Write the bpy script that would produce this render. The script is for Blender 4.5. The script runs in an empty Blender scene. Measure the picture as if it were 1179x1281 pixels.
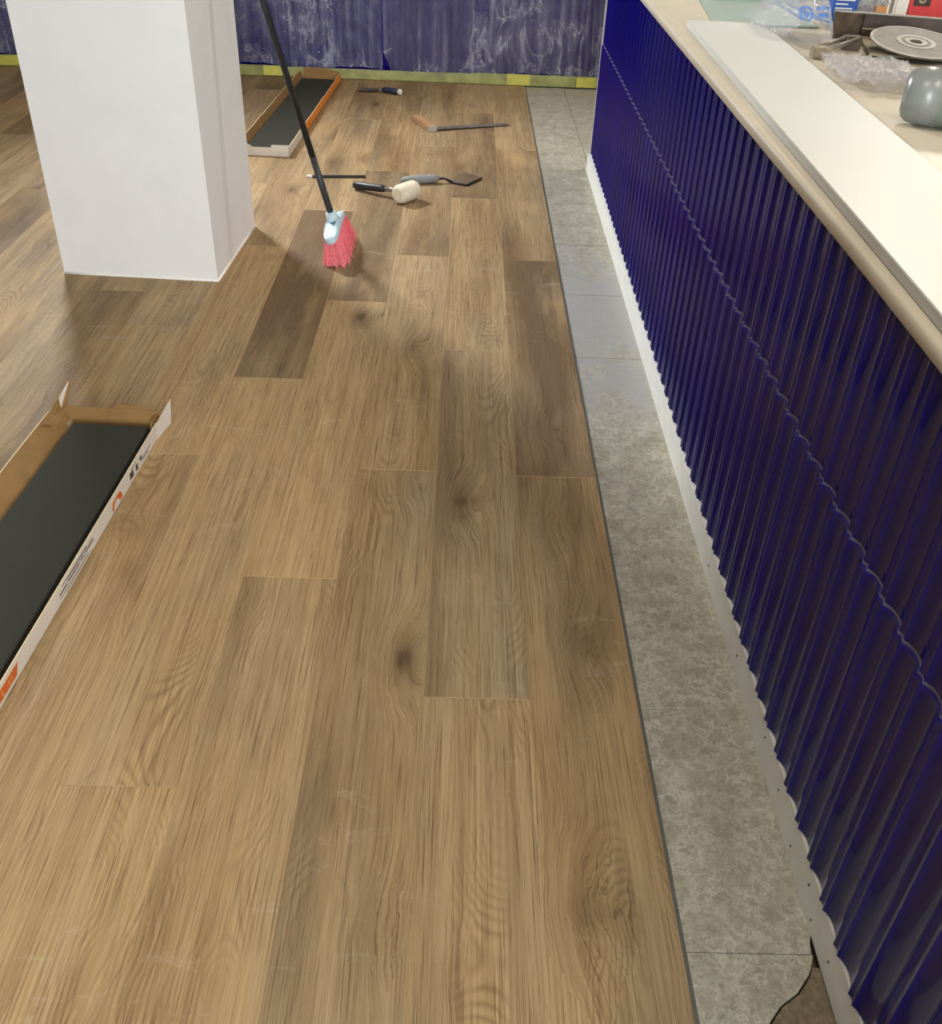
import bpy, bmesh, math, random
from mathutils import Vector, Matrix, noise
random.seed(7)
scene = bpy.context.scene
col = scene.collection

# ------------------------------------------------------------------ camera
W = 0.21                      # plank width in metres
F_PX, PITCH, YAW, ROLL = 1222.59, 0.622265, 0.0227928, 0.0437865
CAM = Vector((-1.7807 * W, 0.0, 6.74163 * W))
fw = Vector((math.sin(YAW) * math.cos(PITCH), math.cos(YAW) * math.cos(PITCH), -math.sin(PITCH)))
rt = Vector((math.cos(YAW), -math.sin(YAW), 0))
up = rt.cross(fw)
rt2 = rt * math.cos(ROLL) + up * math.sin(ROLL)
up2 = up * math.cos(ROLL) - rt * math.sin(ROLL)
cd = bpy.data.cameras.new('camera')
cd.sensor_fit = 'HORIZONTAL'
cd.sensor_width = 36.0
cd.lens = F_PX / 1179.0 * 36.0
cd.clip_start = 0.02
cam = bpy.data.objects.new('camera', cd)
m = Matrix((rt2, up2, -fw)).transposed().to_4x4()
m.translation = CAM
cam.matrix_world = m
col.objects.link(cam)
scene.camera = cam

# ------------------------------------------------------------------ world, lights, exposure
world = bpy.data.worlds.new('world')
scene.world = world
world.use_nodes = True
world.node_tree.nodes['Background'].inputs[0].default_value = (0.9, 0.95, 1.0, 1)
world.node_tree.nodes['Background'].inputs[1].default_value = 0.3
vs = scene.view_settings
vs.view_transform = 'Standard'
vs.look = 'None'
vs.gamma = 1.0
vs.exposure = 0.0
vs.use_curve_mapping = False


def area(name, loc, target, sx, sy, power, color=(1, 1, 1)):
    ld = bpy.data.lights.new(name, 'AREA')
    ld.shape = 'RECTANGLE'
    ld.size, ld.size_y, ld.energy, ld.color = sx, sy, power, color
    o = bpy.data.objects.new(name, ld)
    o.location = loc
    o.rotation_euler = (Vector(target) - Vector(loc)).to_track_quat('-Z', 'Y').to_euler()
    col.objects.link(o)
    return o


WARM = (1.0, 0.90, 0.76)
COOL = (0.95, 0.98, 1.0)
# daylight through the shop front behind the photographer
day = area('shop_front_daylight', (0.0, -2.9, 1.75), (-1.5, 3.4, 1.1), 2.4, 1.8, 150, (0.92, 0.97, 1.0))
day.data.spread = math.radians(115)
# unseen light behind the pillar, beam narrowed to brighten the counter tiles
hw = area('counter_beam', (-2.7, 6.05, 2.7), (0.2, 2.9, 0.4), 0.45, 0.45, 75, COOL)
hw.data.spread = math.radians(95)
# ceiling lamps, with an aisle one added to brighten the near floor
for x, y, pw, cl in ((1.9, 0.9, 36, WARM), (1.9, 4.9, 58, (1.0, 0.95, 0.84)), (-0.1, 1.1, 16, WARM), (-3.2, 0.6, 5, WARM), (-2.2, 5.2, 10, WARM)):
    area('ceiling_and_fill_lamp', (x, y, 2.78), (x, y, 0), 0.6, 0.6, pw, cl)

# ------------------------------------------------------------------ material helpers


class NT:
    def __init__(self, name):
        self.m = bpy.data.materials.new(name)
        self.m.use_nodes = True
        self.t = self.m.node_tree
        self.t.nodes.clear()
        self.out = self.t.nodes.new('ShaderNodeOutputMaterial')

    def n(self, typ, **kw):
        nd = self.t.nodes.new('ShaderNode' + typ)
        for k, v in kw.items():
            if k.startswith('i_'):
                key = k[2:]
                key = int(key) if key.isdigit() else key.replace('_', ' ')
                if isinstance(v, bpy.types.NodeSocket):
                    self.t.links.new(v, nd.inputs[key])
                else:
                    nd.inputs[key].default_value = v
            else:
                setattr(nd, k, v)
        return nd

    def link(self, a, b):
        self.t.links.new(a, b)

    def math(self, op, a, b=0.0, c=None, clamp=False):
        nd = self.t.nodes.new('ShaderNodeMath')
        nd.operation = op
        nd.use_clamp = clamp
        for i, v in enumerate((a, b) if c is None else (a, b, c)):
            if isinstance(v, bpy.types.NodeSocket):
                self.t.links.new(v, nd.inputs[i])
            else:
                nd.inputs[i].default_value = v
        return nd.outputs[0]

    def mix(self, fac, a, b, blend='MIX'):
        nd = self.t.nodes.new('ShaderNodeMix')
        nd.data_type = 'RGBA'
        nd.blend_type = blend
        for idx, v in ((0, fac), (6, a), (7, b)):
            if isinstance(v, bpy.types.NodeSocket):
                self.t.links.new(v, nd.inputs[idx])
            else:
                nd.inputs[idx].default_value = v if idx == 0 or len(v) == 4 else (*v, 1)
        return nd.outputs[2]

    def ramp(self, fac, stops, interp='LINEAR'):
        nd = self.t.nodes.new('ShaderNodeValToRGB')
        cr = nd.color_ramp
        cr.interpolation = interp
        while len(cr.elements) > 1:
            cr.elements.remove(cr.elements[-1])
        for i, (p, c) in enumerate(stops):
            e = cr.elements[0] if i == 0 else cr.elements.new(p)
            e.position = p
            e.color = (c, c, c, 1) if isinstance(c, (int, float)) else (*c, 1)
        self.t.links.new(fac, nd.inputs[0])
        return nd.outputs[0]

    def noise(self, vec, scale, detail=4.0, rough=0.55, dist=0.0):
        nd = self.t.nodes.new('ShaderNodeTexNoise')
        nd.inputs['Scale'].default_value = scale
        nd.inputs['Detail'].default_value = detail
        nd.inputs['Roughness'].default_value = rough
        nd.inputs['Distortion'].default_value = dist
        self.t.links.new(vec, nd.inputs['Vector'])
        return nd.outputs[0]

    def mapping(self, vec, scale=(1, 1, 1), loc=(0, 0, 0)):
        nd = self.t.nodes.new('ShaderNodeMapping')
        nd.inputs['Scale'].default_value = scale
        nd.inputs['Location'].default_value = loc
        self.t.links.new(vec, nd.inputs['Vector'])
        return nd.outputs[0]

    def bump(self, h, strength, dist=0.01):
        nd = self.t.nodes.new('ShaderNodeBump')
        nd.inputs['Strength'].default_value = strength
        nd.inputs['Distance'].default_value = dist
        self.t.links.new(h, nd.inputs['Height'])
        return nd.outputs[0]

    def principled(self, color, rough=0.5, normal=None, metallic=0.0, **kw):
        nd = self.t.nodes.new('ShaderNodeBsdfPrincipled')
        for key, v in dict({'Base Color': color, 'Roughness': rough, 'Metallic': metallic}, **kw).items():
            if isinstance(v, bpy.types.NodeSocket):
                self.t.links.new(v, nd.inputs[key])
            else:
                nd.inputs[key].default_value = (*v, 1) if isinstance(v, tuple) and len(v) == 3 else v
        if normal is not None:
            self.t.links.new(normal, nd.inputs['Normal'])
        self.t.links.new(nd.outputs[0], self.out.inputs[0])
        return nd


def srgb(r, g, b):
    f = lambda c: (c / 255 / 12.92) if c / 255 <= 0.04045 else ((c / 255 + 0.055) / 1.055) ** 2.4
    return (f(r), f(g), f(b))


def simple(name, color, rough=0.5, metallic=0.0, var=0.12, scale=30.0, bump=0.0, **kw):
    t = NT(name)
    tc = t.n('TexCoord')
    nz = t.noise(tc.outputs['Object'], scale, 5)
    dark = tuple(c * (1 - var) for c in color)
    light = tuple(min(1, c * (1 + var)) for c in color)
    c = t.ramp(nz, [(0.3, dark), (0.7, light)])
    nrm = t.bump(nz, bump, 0.01) if bump else None
    t.principled(c, rough, nrm, metallic, **kw)
    return t.m


def wood_floor():
    t = NT('oak_vinyl')
    tc = t.n('TexCoord')
    oi = t.n('ObjectInfo')
    sep = t.n('SeparateColor', i_0=oi.outputs['Color'])      # R tone, G greyness, B figure position
    tone, grey, fig = sep.outputs[0], sep.outputs[1], sep.outputs[2]
    rnd = oi.outputs['Random']
    off = t.n('CombineXYZ', i_0=t.math('MULTIPLY', rnd, 37.0), i_1=t.math('MULTIPLY', rnd, 91.0), i_2=t.math('MULTIPLY', rnd, 53.0))
    obj = tc.outputs['Object']
    v = t.n('VectorMath', operation='ADD', i_0=obj, i_1=off.outputs[0]).outputs[0]
    x = t.n('SeparateXYZ', i_0=obj).outputs[0]
    # knots: sparse cells, stretched along the board
    kv = t.mapping(v, (5.5, 2.3, 1), (0.3, 0.7, 0))
    kw = t.n('VectorMath', operation='SCALE', i_0=t.n('TexNoise', i_Vector=t.mapping(v, (45, 16, 1)), i_Scale=1.0, i_Detail=3.0).outputs[1], i_Scale=0.16).outputs[0]
    vor = t.n('TexVoronoi', i_Vector=t.n('VectorMath', operation='ADD', i_0=kv, i_1=kw).outputs[0], i_Scale=1.0)
    sel = t.math('GREATER_THAN', t.n('SeparateColor', i_0=vor.outputs['Color']).outputs[0], 0.66)
    knot = t.math('MULTIPLY', t.ramp(vor.outputs['Distance'], [(0.0, 1.0), (0.06, 0.75), (0.12, 0.3), (0.26, 0.0)]), sel)
    pull = t.math('MULTIPLY', t.ramp(vor.outputs['Distance'], [(0.0, 1.0), (0.5, 0.0)], 'EASE'), sel)
    # cathedral figure: distance from a wandering pith line below the face
    a1 = t.math('MULTIPLY', t.math('SUBTRACT', t.noise(t.mapping(v, (0.5, 1.3, 1.0)), 1.3, 1.0), 0.5), 0.5)
    a2 = t.math('MULTIPLY', t.math('SUBTRACT', t.noise(t.mapping(v, (0.9, 2.0, 1), (5, 3, 9)), 1.2, 2.0), 0.5), 0.16)
    warp = t.math('MULTIPLY', t.math('SUBTRACT', t.noise(t.mapping(v, (30, 6, 1), (1, 7, 2)), 1.0, 4), 0.5), 0.03)
    xx = t.math('ADD', t.math('ADD', x, a2), t.math('ADD', warp, t.math('MULTIPLY', t.math('SUBTRACT', fig, 0.5), 0.2)))
    r = t.math('SQRT', t.math('ADD', t.math('POWER', xx, 2.0), t.math('POWER', a1, 2.0)))
    r = t.math('ADD', r, t.math('MULTIPLY', pull, 0.02))
    rings = t.math('POWER', t.math('MULTIPLY_ADD', t.math('SINE', t.math('MULTIPLY', r, 640.0)), 0.5, 0.5), 2.2)
    ringmask = t.ramp(t.noise(t.mapping(v, (11, 1.6, 1), (3, 3, 3)), 1.0, 2), [(0.47, 0.0), (0.66, 1.0)])
    gw = t.math('MULTIPLY', pull, 0.05)
    gv = t.n('VectorMath', operation='ADD', i_0=v, i_1=t.n('CombineXYZ', i_0=gw).outputs[0]).outputs[0]
    streak = t.noise(t.mapping(gv, (34, 0.9, 1), (6, 2, 1)), 1.0, 5, 0.62)
    fib = t.noise(t.mapping(gv, (190, 2.4, 1)), 1.0, 6, 0.7)
    pores = t.noise(t.mapping(gv, (420, 5.5, 1)), 1.0, 4, 0.65)
    blot = t.noise(t.mapping(v, (6.0, 0.9, 1), (2, 9, 4)), 1.0, 4, 0.6)
    blot2 = t.noise(t.mapping(v, (11.0, 2.0, 1), (8, 1, 4)), 1.0, 3, 0.6)
    grey = t.math('ADD', grey, t.math('MULTIPLY', t.math('SUBTRACT', t.noise(t.mapping(v, (6, 1.0, 1), (4, 4, 8)), 1.0, 3), 0.5), 1.5), clamp=True)
    light = t.mix(grey, srgb(188, 160, 117), srgb(168, 151, 124))
    mid = t.mix(grey, srgb(162, 132, 91), srgb(143, 126, 101))
    dark = t.mix(grey, srgb(112, 86, 56), srgb(100, 87, 68))
    c = t.mix(t.ramp(fib, [(0.34, 1.0), (0.62, 0.0)]), light, mid)
    c = t.mix(t.ramp(streak, [(0.5, 0.0), (0.72, 0.6)]), c, t.mix(0.45, mid, dark))
    bl = t.ramp(t.math('ADD', blot, t.math('SUBTRACT', tone, 0.5)), [(0.37, 0.0), (0.70, 0.9)])
    c = t.mix(bl, c, dark)
    c = t.mix(t.math('MULTIPLY', t.math('MULTIPLY', rings, ringmask), 0.5), c, dark)
    c = t.mix(t.ramp(pores, [(0.36, 0.65), (0.46, 0.0)]), c, srgb(88, 62, 38))
    c = t.mix(t.ramp(blot2, [(0.58, 0.0), (0.75, 0.45)]), c, srgb(188, 156, 110))
    c = t.mix(t.math('MULTIPLY', pull, 0.28), c, dark)
    c = t.mix(t.math('MULTIPLY', knot, 0.85), c, srgb(70, 48, 30))
    # faint dust and scuffs
    g = t.n('NewGeometry').outputs['Position']
    dust = t.math('MULTIPLY', t.ramp(t.noise(t.mapping(g, (9, 22, 1)), 1.0, 7, 0.7, 0.6), [(0.58, 0.0), (0.78, 0.55)]),
                  t.ramp(t.noise(g, 1.1, 2), [(0.42, 0.0), (0.6, 1.0)]))
    c = t.mix(dust, c, srgb(200, 188, 168))
    hgt = t.math('ADD', t.math('MULTIPLY', fib, 0.6), t.math('ADD', t.math('MULTIPLY', pores, 0.6), t.math('MULTIPLY', rings, 0.12)))
    nrm = t.bump(hgt, 0.25, 0.002)
    t.principled(c, t.math('MULTIPLY_ADD', dust, 0.25, 0.6), nrm, **{'Specular IOR Level': 0.22})
    return t.m


def stone_mat():
    t = NT('old_stone')
    g = t.n('NewGeometry').outputs['Position']
    wn = t.n('TexNoise', i_Vector=g, i_Scale=22.0, i_Detail=8.0, i_Roughness=0.68)
    wv = t.n('VectorMath', operation='ADD', i_0=g, i_1=t.n('VectorMath', operation='SCALE', i_0=wn.outputs[1], i_Scale=0.13).outputs[0]).outputs[0]
    v1 = t.n('TexVoronoi', feature='DISTANCE_TO_EDGE', i_Vector=wv, i_Scale=26.0)
    v2 = t.n('TexVoronoi', feature='DISTANCE_TO_EDGE', i_Vector=wv, i_Scale=70.0)
    vc = t.n('TexVoronoi', i_Vector=wv, i_Scale=30.0)
    big = t.noise(g, 3.2, 6, 0.6)
    med = t.noise(g, 24.0, 8, 0.72, 0.8)
    fine = t.noise(g, 110.0, 6, 0.7)
    base = t.mix(t.ramp(big, [(0.35, 0.0), (0.65, 1.0)]), srgb(158, 151, 133), srgb(174, 167, 150))
    base = t.mix(0.35, base, t.mix(t.n('SeparateColor', i_0=vc.outputs['Color']).outputs[1], srgb(120, 114, 98), srgb(172, 166, 150)))
    base = t.mix(t.ramp(med, [(0.3, 0.5), (0.5, 0.0)]), base, srgb(112, 107, 92))
    base = t.mix(t.ramp(fine, [(0.35, 0.4), (0.55, 0.0)]), base, srgb(100, 96, 84))
    vm = t.ramp(t.noise(g, 14.0, 4, 0.6), [(0.36, 0.1), (0.56, 1.0)])
    c = t.mix(t.math('MULTIPLY', vm, t.ramp(v1.outputs[0], [(0.0, 0.6), (0.1, 0.0)])), base, srgb(214, 210, 196))
    c = t.mix(t.math('MULTIPLY', vm, t.ramp(v2.outputs[0], [(0.0, 0.4), (0.12, 0.0)])), c, srgb(200, 196, 182))
    c = t.mix(t.ramp(med, [(0.6, 0.0), (0.76, 0.5)]), c, srgb(194, 190, 178))
    gy = t.n('SeparateXYZ', i_0=g).outputs[1]      # a patch of smeared cement a few metres along the strip
    patch = t.math('SUBTRACT', 1.0, t.math('ABSOLUTE', t.math('MULTIPLY', t.math('SUBTRACT', gy, 3.1), 0.9)), clamp=True)
    haze = t.ramp(t.math('ADD', t.math('MULTIPLY', patch, 0.45), t.noise(t.mapping(g, (7, 3.0, 1), (4, 4.6, 0)), 1.0, 6, 0.65)), [(0.62, 0.0), (0.86, 0.85)])
    c = t.mix(haze, c, srgb(160, 161, 160))
    c = t.mix(t.ramp(t.noise(g, 150.0, 2), [(0.70, 0.0), (0.76, 0.8)]), c, srgb(220, 220, 214))
    t.principled(c, t.ramp(big, [(0.3, 0.42), (0.7, 0.62)]), t.bump(t.math('ADD', fine, med), 0.25, 0.003))
    return t.m


def glaze():
    t = NT('cobalt_glaze')
    oi = t.n('ObjectInfo')
    g = t.n('NewGeometry').outputs['Position']
    nz = t.noise(t.mapping(g, (5, 5, 2)), 1.0, 3)
    c = t.mix(nz, srgb(16, 9, 96), srgb(22, 13, 128))
    c = t.mix(t.math('MULTIPLY', oi.outputs['Random'], 0.35), c, srgb(14, 9, 76))
    wav = t.noise(t.mapping(g, (30, 30, 7)), 1.0, 2)
    t.principled(c, 0.13, t.bump(wav, 0.06, 0.004), **{'Coat Weight': 0.15, 'Coat Roughness': 0.06, 'Specular IOR Level': 0.3})
    return t.m


def film(name, milky=0.14, gloss=0.35, rough=0.16, tint=(0.93, 0.93, 0.98), bscale=26.0, bstr=0.55, white=(0.78, 0.78, 0.9), streaks=0.0):
    t = NT(name)
    tc = t.n('TexCoord')
    v = tc.outputs['Object']
    n1 = t.noise(t.mapping(v, (1, 1, 0.55)), bscale, 7, 0.62, 1.6)
    rid = t.math('ABSOLUTE', t.math('SUBTRACT', n1, 0.5))
    nrm = t.bump(rid, bstr, 0.03)
    tr = t.n('BsdfTransparent', i_0=(*tint, 1))
    gl = t.n('BsdfGlossy', i_0=(0.95, 0.95, 1, 1), i_Roughness=rough)
    t.link(nrm, gl.inputs['Normal'])
    df = t.n('BsdfDiffuse', i_0=(*white, 1))
    t.link(nrm, df.inputs['Normal'])
    m1 = t.n('MixShader', i_0=milky)
    if streaks:      # film clouds where it clings; highlights on ridges and creases put into the colour
        sv = t.noise(t.mapping(v, (26, 1, 1.3)), 1.0, 5, 0.6)
        cr = t.math('ABSOLUTE', t.math('SUBTRACT', t.noise(t.mapping(v, (1.3, 1, 0.7), (3, 1, 7)), 5.0, 5, 0.6, 0.7), 0.5))
        cm = t.ramp(t.noise(t.mapping(v, (1.7, 1, 2.2), (9, 0, 2)), 1.0, 3), [(0.42, 0.0), (0.58, 1.0)])
        crease_glint = t.math('MULTIPLY', t.ramp(cr, [(0.0, 0.45), (0.010, 0.18), (0.08, 0.0)]), cm)
        t.link(t.math('ADD', t.math('ADD', milky, crease_glint), t.ramp(sv, [(0.5, 0.0), (0.74, streaks)]), clamp=True), m1.inputs[0])
    t.link(tr.outputs[0], m1.inputs[1])
    t.link(df.outputs[0], m1.inputs[2])
    fr = t.n('LayerWeight', i_0=gloss)
    t.link(nrm, fr.inputs['Normal'])
    m2 = t.n('MixShader')
    t.link(t.math('MULTIPLY_ADD', fr.outputs[0], 0.6, 0.03), m2.inputs[0])
    t.link(m1.outputs[0], m2.inputs[1])
    t.link(gl.outputs[0], m2.inputs[2])
    t.link(m2.outputs[0], t.out.inputs[0])
    return t.m


M = {}
M['wood'] = wood_floor()
M['stone'] = stone_mat()
M['glaze'] = glaze()
M['film'] = film('clear_film', 0.10, 0.22, 0.10, bscale=17.0, bstr=1.0, white=(0.76, 0.77, 1.0), streaks=0.2)
M['bagfilm'] = film('bag_film', 0.22, 0.4, 0.12, bscale=40.0, white=(0.9, 0.9, 0.9))
M['arris'] = simple('plank_arris', srgb(190, 160, 116), 0.5)
M['core'] = simple('grey_plank_core', srgb(92, 90, 84), 0.6)
M['plaster'] = simple('white_paint', srgb(236, 236, 235), 0.6, var=0.02, scale=9, bump=0.03)
M['caulk'] = simple('white_caulk', srgb(244, 242, 236), 0.45, var=0.03)
M['ceiling'] = simple('ceiling_paint', srgb(225, 222, 214), 0.8, var=0.03)
M['wallpaint'] = simple('grey_wall_paint', srgb(186, 182, 172), 0.8, var=0.05, scale=4)
M['darkpaint'] = simple('deep_blue_wall_paint', srgb(48, 46, 92), 0.6, var=0.05, scale=4)
M['screed'] = simple('rough_screed', srgb(118, 104, 82), 0.9, var=0.35, scale=70, bump=0.5)
M['whitebase'] = simple('white_primer', srgb(242, 242, 236), 0.55, var=0.05, scale=14, bump=0.05)
M['whiteboard'] = simple('white_laminate', srgb(206, 206, 200), 0.45, var=0.015, scale=5)
M['cream'] = simple('cream_worktop', srgb(198, 188, 168), 0.36, var=0.08, scale=6)
M['grout'] = simple('lit_ledge_grout', srgb(112, 106, 128), 0.5)  # paled to stand in for the lit top ledge of the lower tiles
M['kraft'] = simple('kraft_card', srgb(142, 108, 62), 0.8, var=0.12, scale=18)
M['card'] = simple('white_card', srgb(214, 205, 194), 0.6, var=0.04, scale=12)
M['orangecard'] = simple('orange_print_card', srgb(236, 140, 44), 0.55, var=0.15, scale=25)
M['torn'] = simple('torn_card_fibre', srgb(226, 208, 172), 0.9, var=0.1, scale=60)
M['print'] = simple('grey_ink', srgb(70, 66, 62), 0.6)
M['orangeink'] = simple('orange_ink', srgb(205, 100, 30), 0.55)
M['backing'] = simple('dark_grey_backing', srgb(56, 56, 48), 0.85, var=0.05, scale=5, **{'Specular IOR Level': 0.2})
M['tapeg'] = simple('green_tape', srgb(156, 158, 100), 0.45, var=0.35, scale=9)
M['tapey'] = simple('yellow_tape', srgb(204, 200, 96), 0.45, var=0.15, scale=20)
M['black'] = simple('black_paint', srgb(34, 34, 36), 0.42, var=0.3, scale=60)
M['handlegrey'] = simple('worn_black_handle', srgb(52, 54, 54), 0.45, var=0.35, scale=50)
M['bluepl'] = simple('pale_blue_plastic', srgb(190, 214, 224), 0.45, var=0.06)
M['red'] = simple('red_bristle', srgb(246, 112, 122), 0.55, var=0.25, scale=90)
M['steel'] = simple('dull_steel', srgb(138, 130, 124), 0.4, 0.5, var=0.25, scale=40)
M['steeldark'] = simple('dark_steel', srgb(92, 86, 80), 0.4, 0.4, var=0.3, scale=40)
M['floortint'] = simple('floor_tinted_steel', srgb(140, 118, 92), 0.3, 0.35, var=0.2, scale=30)  # brown stands in for the wood floor mirrored in the trowel blade
M['stockwood'] = simple('beech_stock', srgb(178, 138, 104), 0.55, var=0.2, scale=50)
M['navy'] = simple('navy_rubber', srgb(36, 42, 66), 0.5)
M['whitepl'] = simple('white_plastic', srgb(228, 226, 220), 0.5)
M['rubberwhite'] = simple('dirty_white_rubber', srgb(226, 216, 192), 0.65, var=0.1, scale=35)
M['greygrip'] = simple('grey_grip', srgb(140, 142, 142), 0.5)
M['teal'] = simple('pale_teal_glass', srgb(150, 176, 168), 0.12, var=0.04, scale=4)
M['bluebox'] = simple('blue_card', srgb(28, 84, 172), 0.45, var=0.08)
M['mauve'] = simple('mauve_grey_sack', srgb(158, 150, 156), 0.6, var=0.1, scale=9)
M['redcard'] = simple('red_card', srgb(206, 62, 66), 0.5, var=0.1)
M['darkink'] = simple('dark_ink', srgb(58, 44, 40), 0.6)
M['grime'] = simple('grimy_metal', srgb(96, 84, 72), 0.5, 0.3, var=0.5, scale=22, bump=0.2)
M['grimedark'] = simple('grimy_brown_metal', srgb(66, 50, 42), 0.5, 0.2, var=0.45, scale=26, bump=0.2)
M['grimelight'] = simple('cement_dust', srgb(150, 138, 116), 0.8, var=0.35, scale=30, bump=0.2)
M['disc'] = simple('dusty_disc', srgb(112, 106, 98), 0.6, 0.1, var=0.22, scale=30)
M['discring'] = simple('pale_disc_ring', srgb(170, 165, 156), 0.6, 0.0)
M['olive'] = simple('olive_sponge', srgb(150, 132, 44), 0.9, var=0.3, scale=80, bump=0.4)
M['bottlegrey'] = simple('grey_bottle', srgb(122, 126, 124), 0.3, var=0.2, scale=16)
M['bottlegreen'] = simple('grey_green_bottle', srgb(138, 158, 146), 0.35, var=0.1, scale=12)
M['pinkband'] = simple('salmon_band', srgb(226, 150, 132), 0.5)
M['blueink'] = simple('pale_blue_ink', srgb(98, 140, 208), 0.5)
M['whiteink'] = simple('white_ink', srgb(232, 232, 232), 0.5)
M['orangesoft'] = simple('soft_orange_ink', srgb(214, 150, 92), 0.5)

# ------------------------------------------------------------------ object helpers


def tag(o, label=None, cat=None, group=None, kind=None):
    if label: o['label'] = label
    if cat: o['category'] = cat
    if group: o['group'] = group
    if kind: o['kind'] = kind
    return o


def empty(name, loc=(0, 0, 0), rz=0.0, **kw):
    o = bpy.data.objects.new(name, None)
    o.location = loc
    o.rotation_euler = (0, 0, rz)
    o.empty_display_size = 0.05
    col.objects.link(o)
    return tag(o, **kw)


def link(name, me, parent=None):
    o = bpy.data.objects.new(name, me)
    col.objects.link(o)
    if parent is not None:
        o.parent = parent
    return o


class MB:
    """collects shapes for ONE mesh object"""
    def __init__(self):
        self.v, self.f, self.mi, self.sm = [], [], [], []

    def add(self, vs, fs, mi=0, smooth=False):
        b = len(self.v)
        self.v += [tuple(v) for v in vs]
        self.f += [tuple(i + b for i in f) for f in fs]
        self.mi += ([mi] * len(fs)) if isinstance(mi, int) else list(mi)
        self.sm += [smooth] * len(fs)
        return self

    def box(self, lo, hi, mi=0, xf=None):
        x0, y0, z0 = lo
        x1, y1, z1 = hi
        vs = [Vector(p) for p in ((x0, y0, z0), (x1, y0, z0), (x1, y1, z0), (x0, y1, z0), (x0, y0, z1), (x1, y0, z1), (x1, y1, z1), (x0, y1, z1))]
        if xf is not None: vs = [xf @ v for v in vs]
        return self.add(vs, [(3, 2, 1, 0), (4, 5, 6, 7), (0, 1, 5, 4), (1, 2, 6, 5), (2, 3, 7, 6), (3, 0, 4, 7)], mi)

    def slab(self, quad, thick_vec, mi_out=0, mi_in=0, mi_edge=None):
        """panel: quad (4 points) is the OUT face, thick_vec leads to the IN face"""
        q = [Vector(p) for p in quad]
        w = [p + Vector(thick_vec) for p in q]
        n = len(q)
        fs = [tuple(range(n)), tuple(range(2 * n - 1, n - 1, -1))] + [(i, i + n, (i + 1) % n + n, (i + 1) % n) for i in range(n)]
        e = mi_in if mi_edge is None else mi_edge
        return self.add(q + w, fs, [mi_out, mi_in] + [e] * n)

    def tube(self, path, radii, seg=10, mi=0, cap=True, flat=(1, 1)):
        path = [Vector(p) for p in path]
        rings = []
        ref = Vector((0, 0, 1))
        for i, p in enumerate(path):
            d = (path[min(i + 1, len(path) - 1)] - path[max(i - 1, 0)]).normalized()
            a = d.cross(ref)
            if a.length < 1e-3: a = d.cross(Vector((0, 1, 0)))
            a.normalize()
            b = a.cross(d).normalized()
            r = radii[i] if isinstance(radii, (list, tuple)) else radii
            rings.append([p + a * (math.cos(2 * math.pi * k / seg) * r * flat[0]) + b * (math.sin(2 * math.pi * k / seg) * r * flat[1]) for k in range(seg)])
        vs = [v for r in rings for v in r]
        fs = []
        for i in range(len(rings) - 1):
            for k in range(seg):
                fs.append((i * seg + k, i * seg + (k + 1) % seg, (i + 1) * seg + (k + 1) % seg, (i + 1) * seg + k))
        self.add(vs, fs, mi, True)
        if cap:
            b = len(self.v) - len(vs)
            self.f.append(tuple(b + k for k in reversed(range(seg)))); self.mi.append(mi); self.sm.append(False)
            e = b + (len(rings) - 1) * seg
            self.f.append(tuple(e + k for k in range(seg))); self.mi.append(mi); self.sm.append(False)
        return self

    def disc(self, c, axis, r0, r1, h, seg=40, mi=0):
        """flat ring between radii r0<r1 of thickness h along axis"""
        axis = Vector(axis).normalized()
        a = axis.orthogonal().normalized()
        b = axis.cross(a)
        c = Vector(c)
        vs = []
        for z in (0, h):
            for r in (r0, r1):
                for k in range(seg):
                    t = 2 * math.pi * k / seg
                    vs.append(c + axis * z + (a * math.cos(t) + b * math.sin(t)) * r)
        fs = []
        for k in range(seg):
            j = (k + 1) % seg
            A, B, C, D = 0, seg, 2 * seg, 3 * seg
            fs += [(A + k, A + j, B + j, B + k), (C + k, D + k, D + j, C + j), (B + k, B + j, D + j, D + k), (A + k, C + k, C + j, A + j)]
        return self.add(vs, fs, mi)

    def build(self, name, mats, parent=None, bevel=0.0, sharp=None):
        me = bpy.data.meshes.new(name)
        me.from_pydata(self.v, [], self.f)
        for mt in (mats if isinstance(mats, (list, tuple)) else [mats]):
            me.materials.append(M[mt])
        for p, i, s in zip(me.polygons, self.mi, self.sm):
            p.material_index = i
            p.use_smooth = s
        bm = bmesh.new()
        bm.from_mesh(me)
        bmesh.ops.recalc_face_normals(bm, faces=bm.faces)
        if bevel:
            bmesh.ops.bevel(bm, geom=[e for e in bm.edges], offset=bevel, segments=2, affect='EDGES', clamp_overlap=True)
        if sharp:
            for e in bm.edges:
                if len(e.link_faces) == 2 and e.calc_face_angle(0) > sharp: e.smooth = False
        bm.to_mesh(me)
        bm.free()
        me.update()
        return link(name, me, parent)


def grid_mesh(name, fn, nu, nv, mat, parent=None, smooth=True, keep=None):
    vs = [fn(i / nu, j / nv) for j in range(nv + 1) for i in range(nu + 1)]
    fs = []
    for j in range(nv):
        for i in range(nu):
            if keep and not keep((i + 0.5) / nu, (j + 0.5) / nv): continue
            a = j * (nu + 1) + i
            fs.append((a, a + 1, a + nu + 2, a + nu + 1))
    me = bpy.data.meshes.new(name)
    me.from_pydata([tuple(v) for v in vs], [], fs)
    me.materials.append(M[mat])
    for p in me.polygons: p.use_smooth = smooth
    return link(name, me, parent)


# ------------------------------------------------------------------ setting: floor
floor = MB().box((-5.0, -3.0, -0.16), (4.0, 6.9, -0.03)).build('floor', 'screed')
tag(floor, 'oak look plank floor being laid over old grey stone tiles', kind='structure')

# planks: shared mesh per length, top face at z = 0
L = 7.25 * W
plank_mesh = {}


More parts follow.
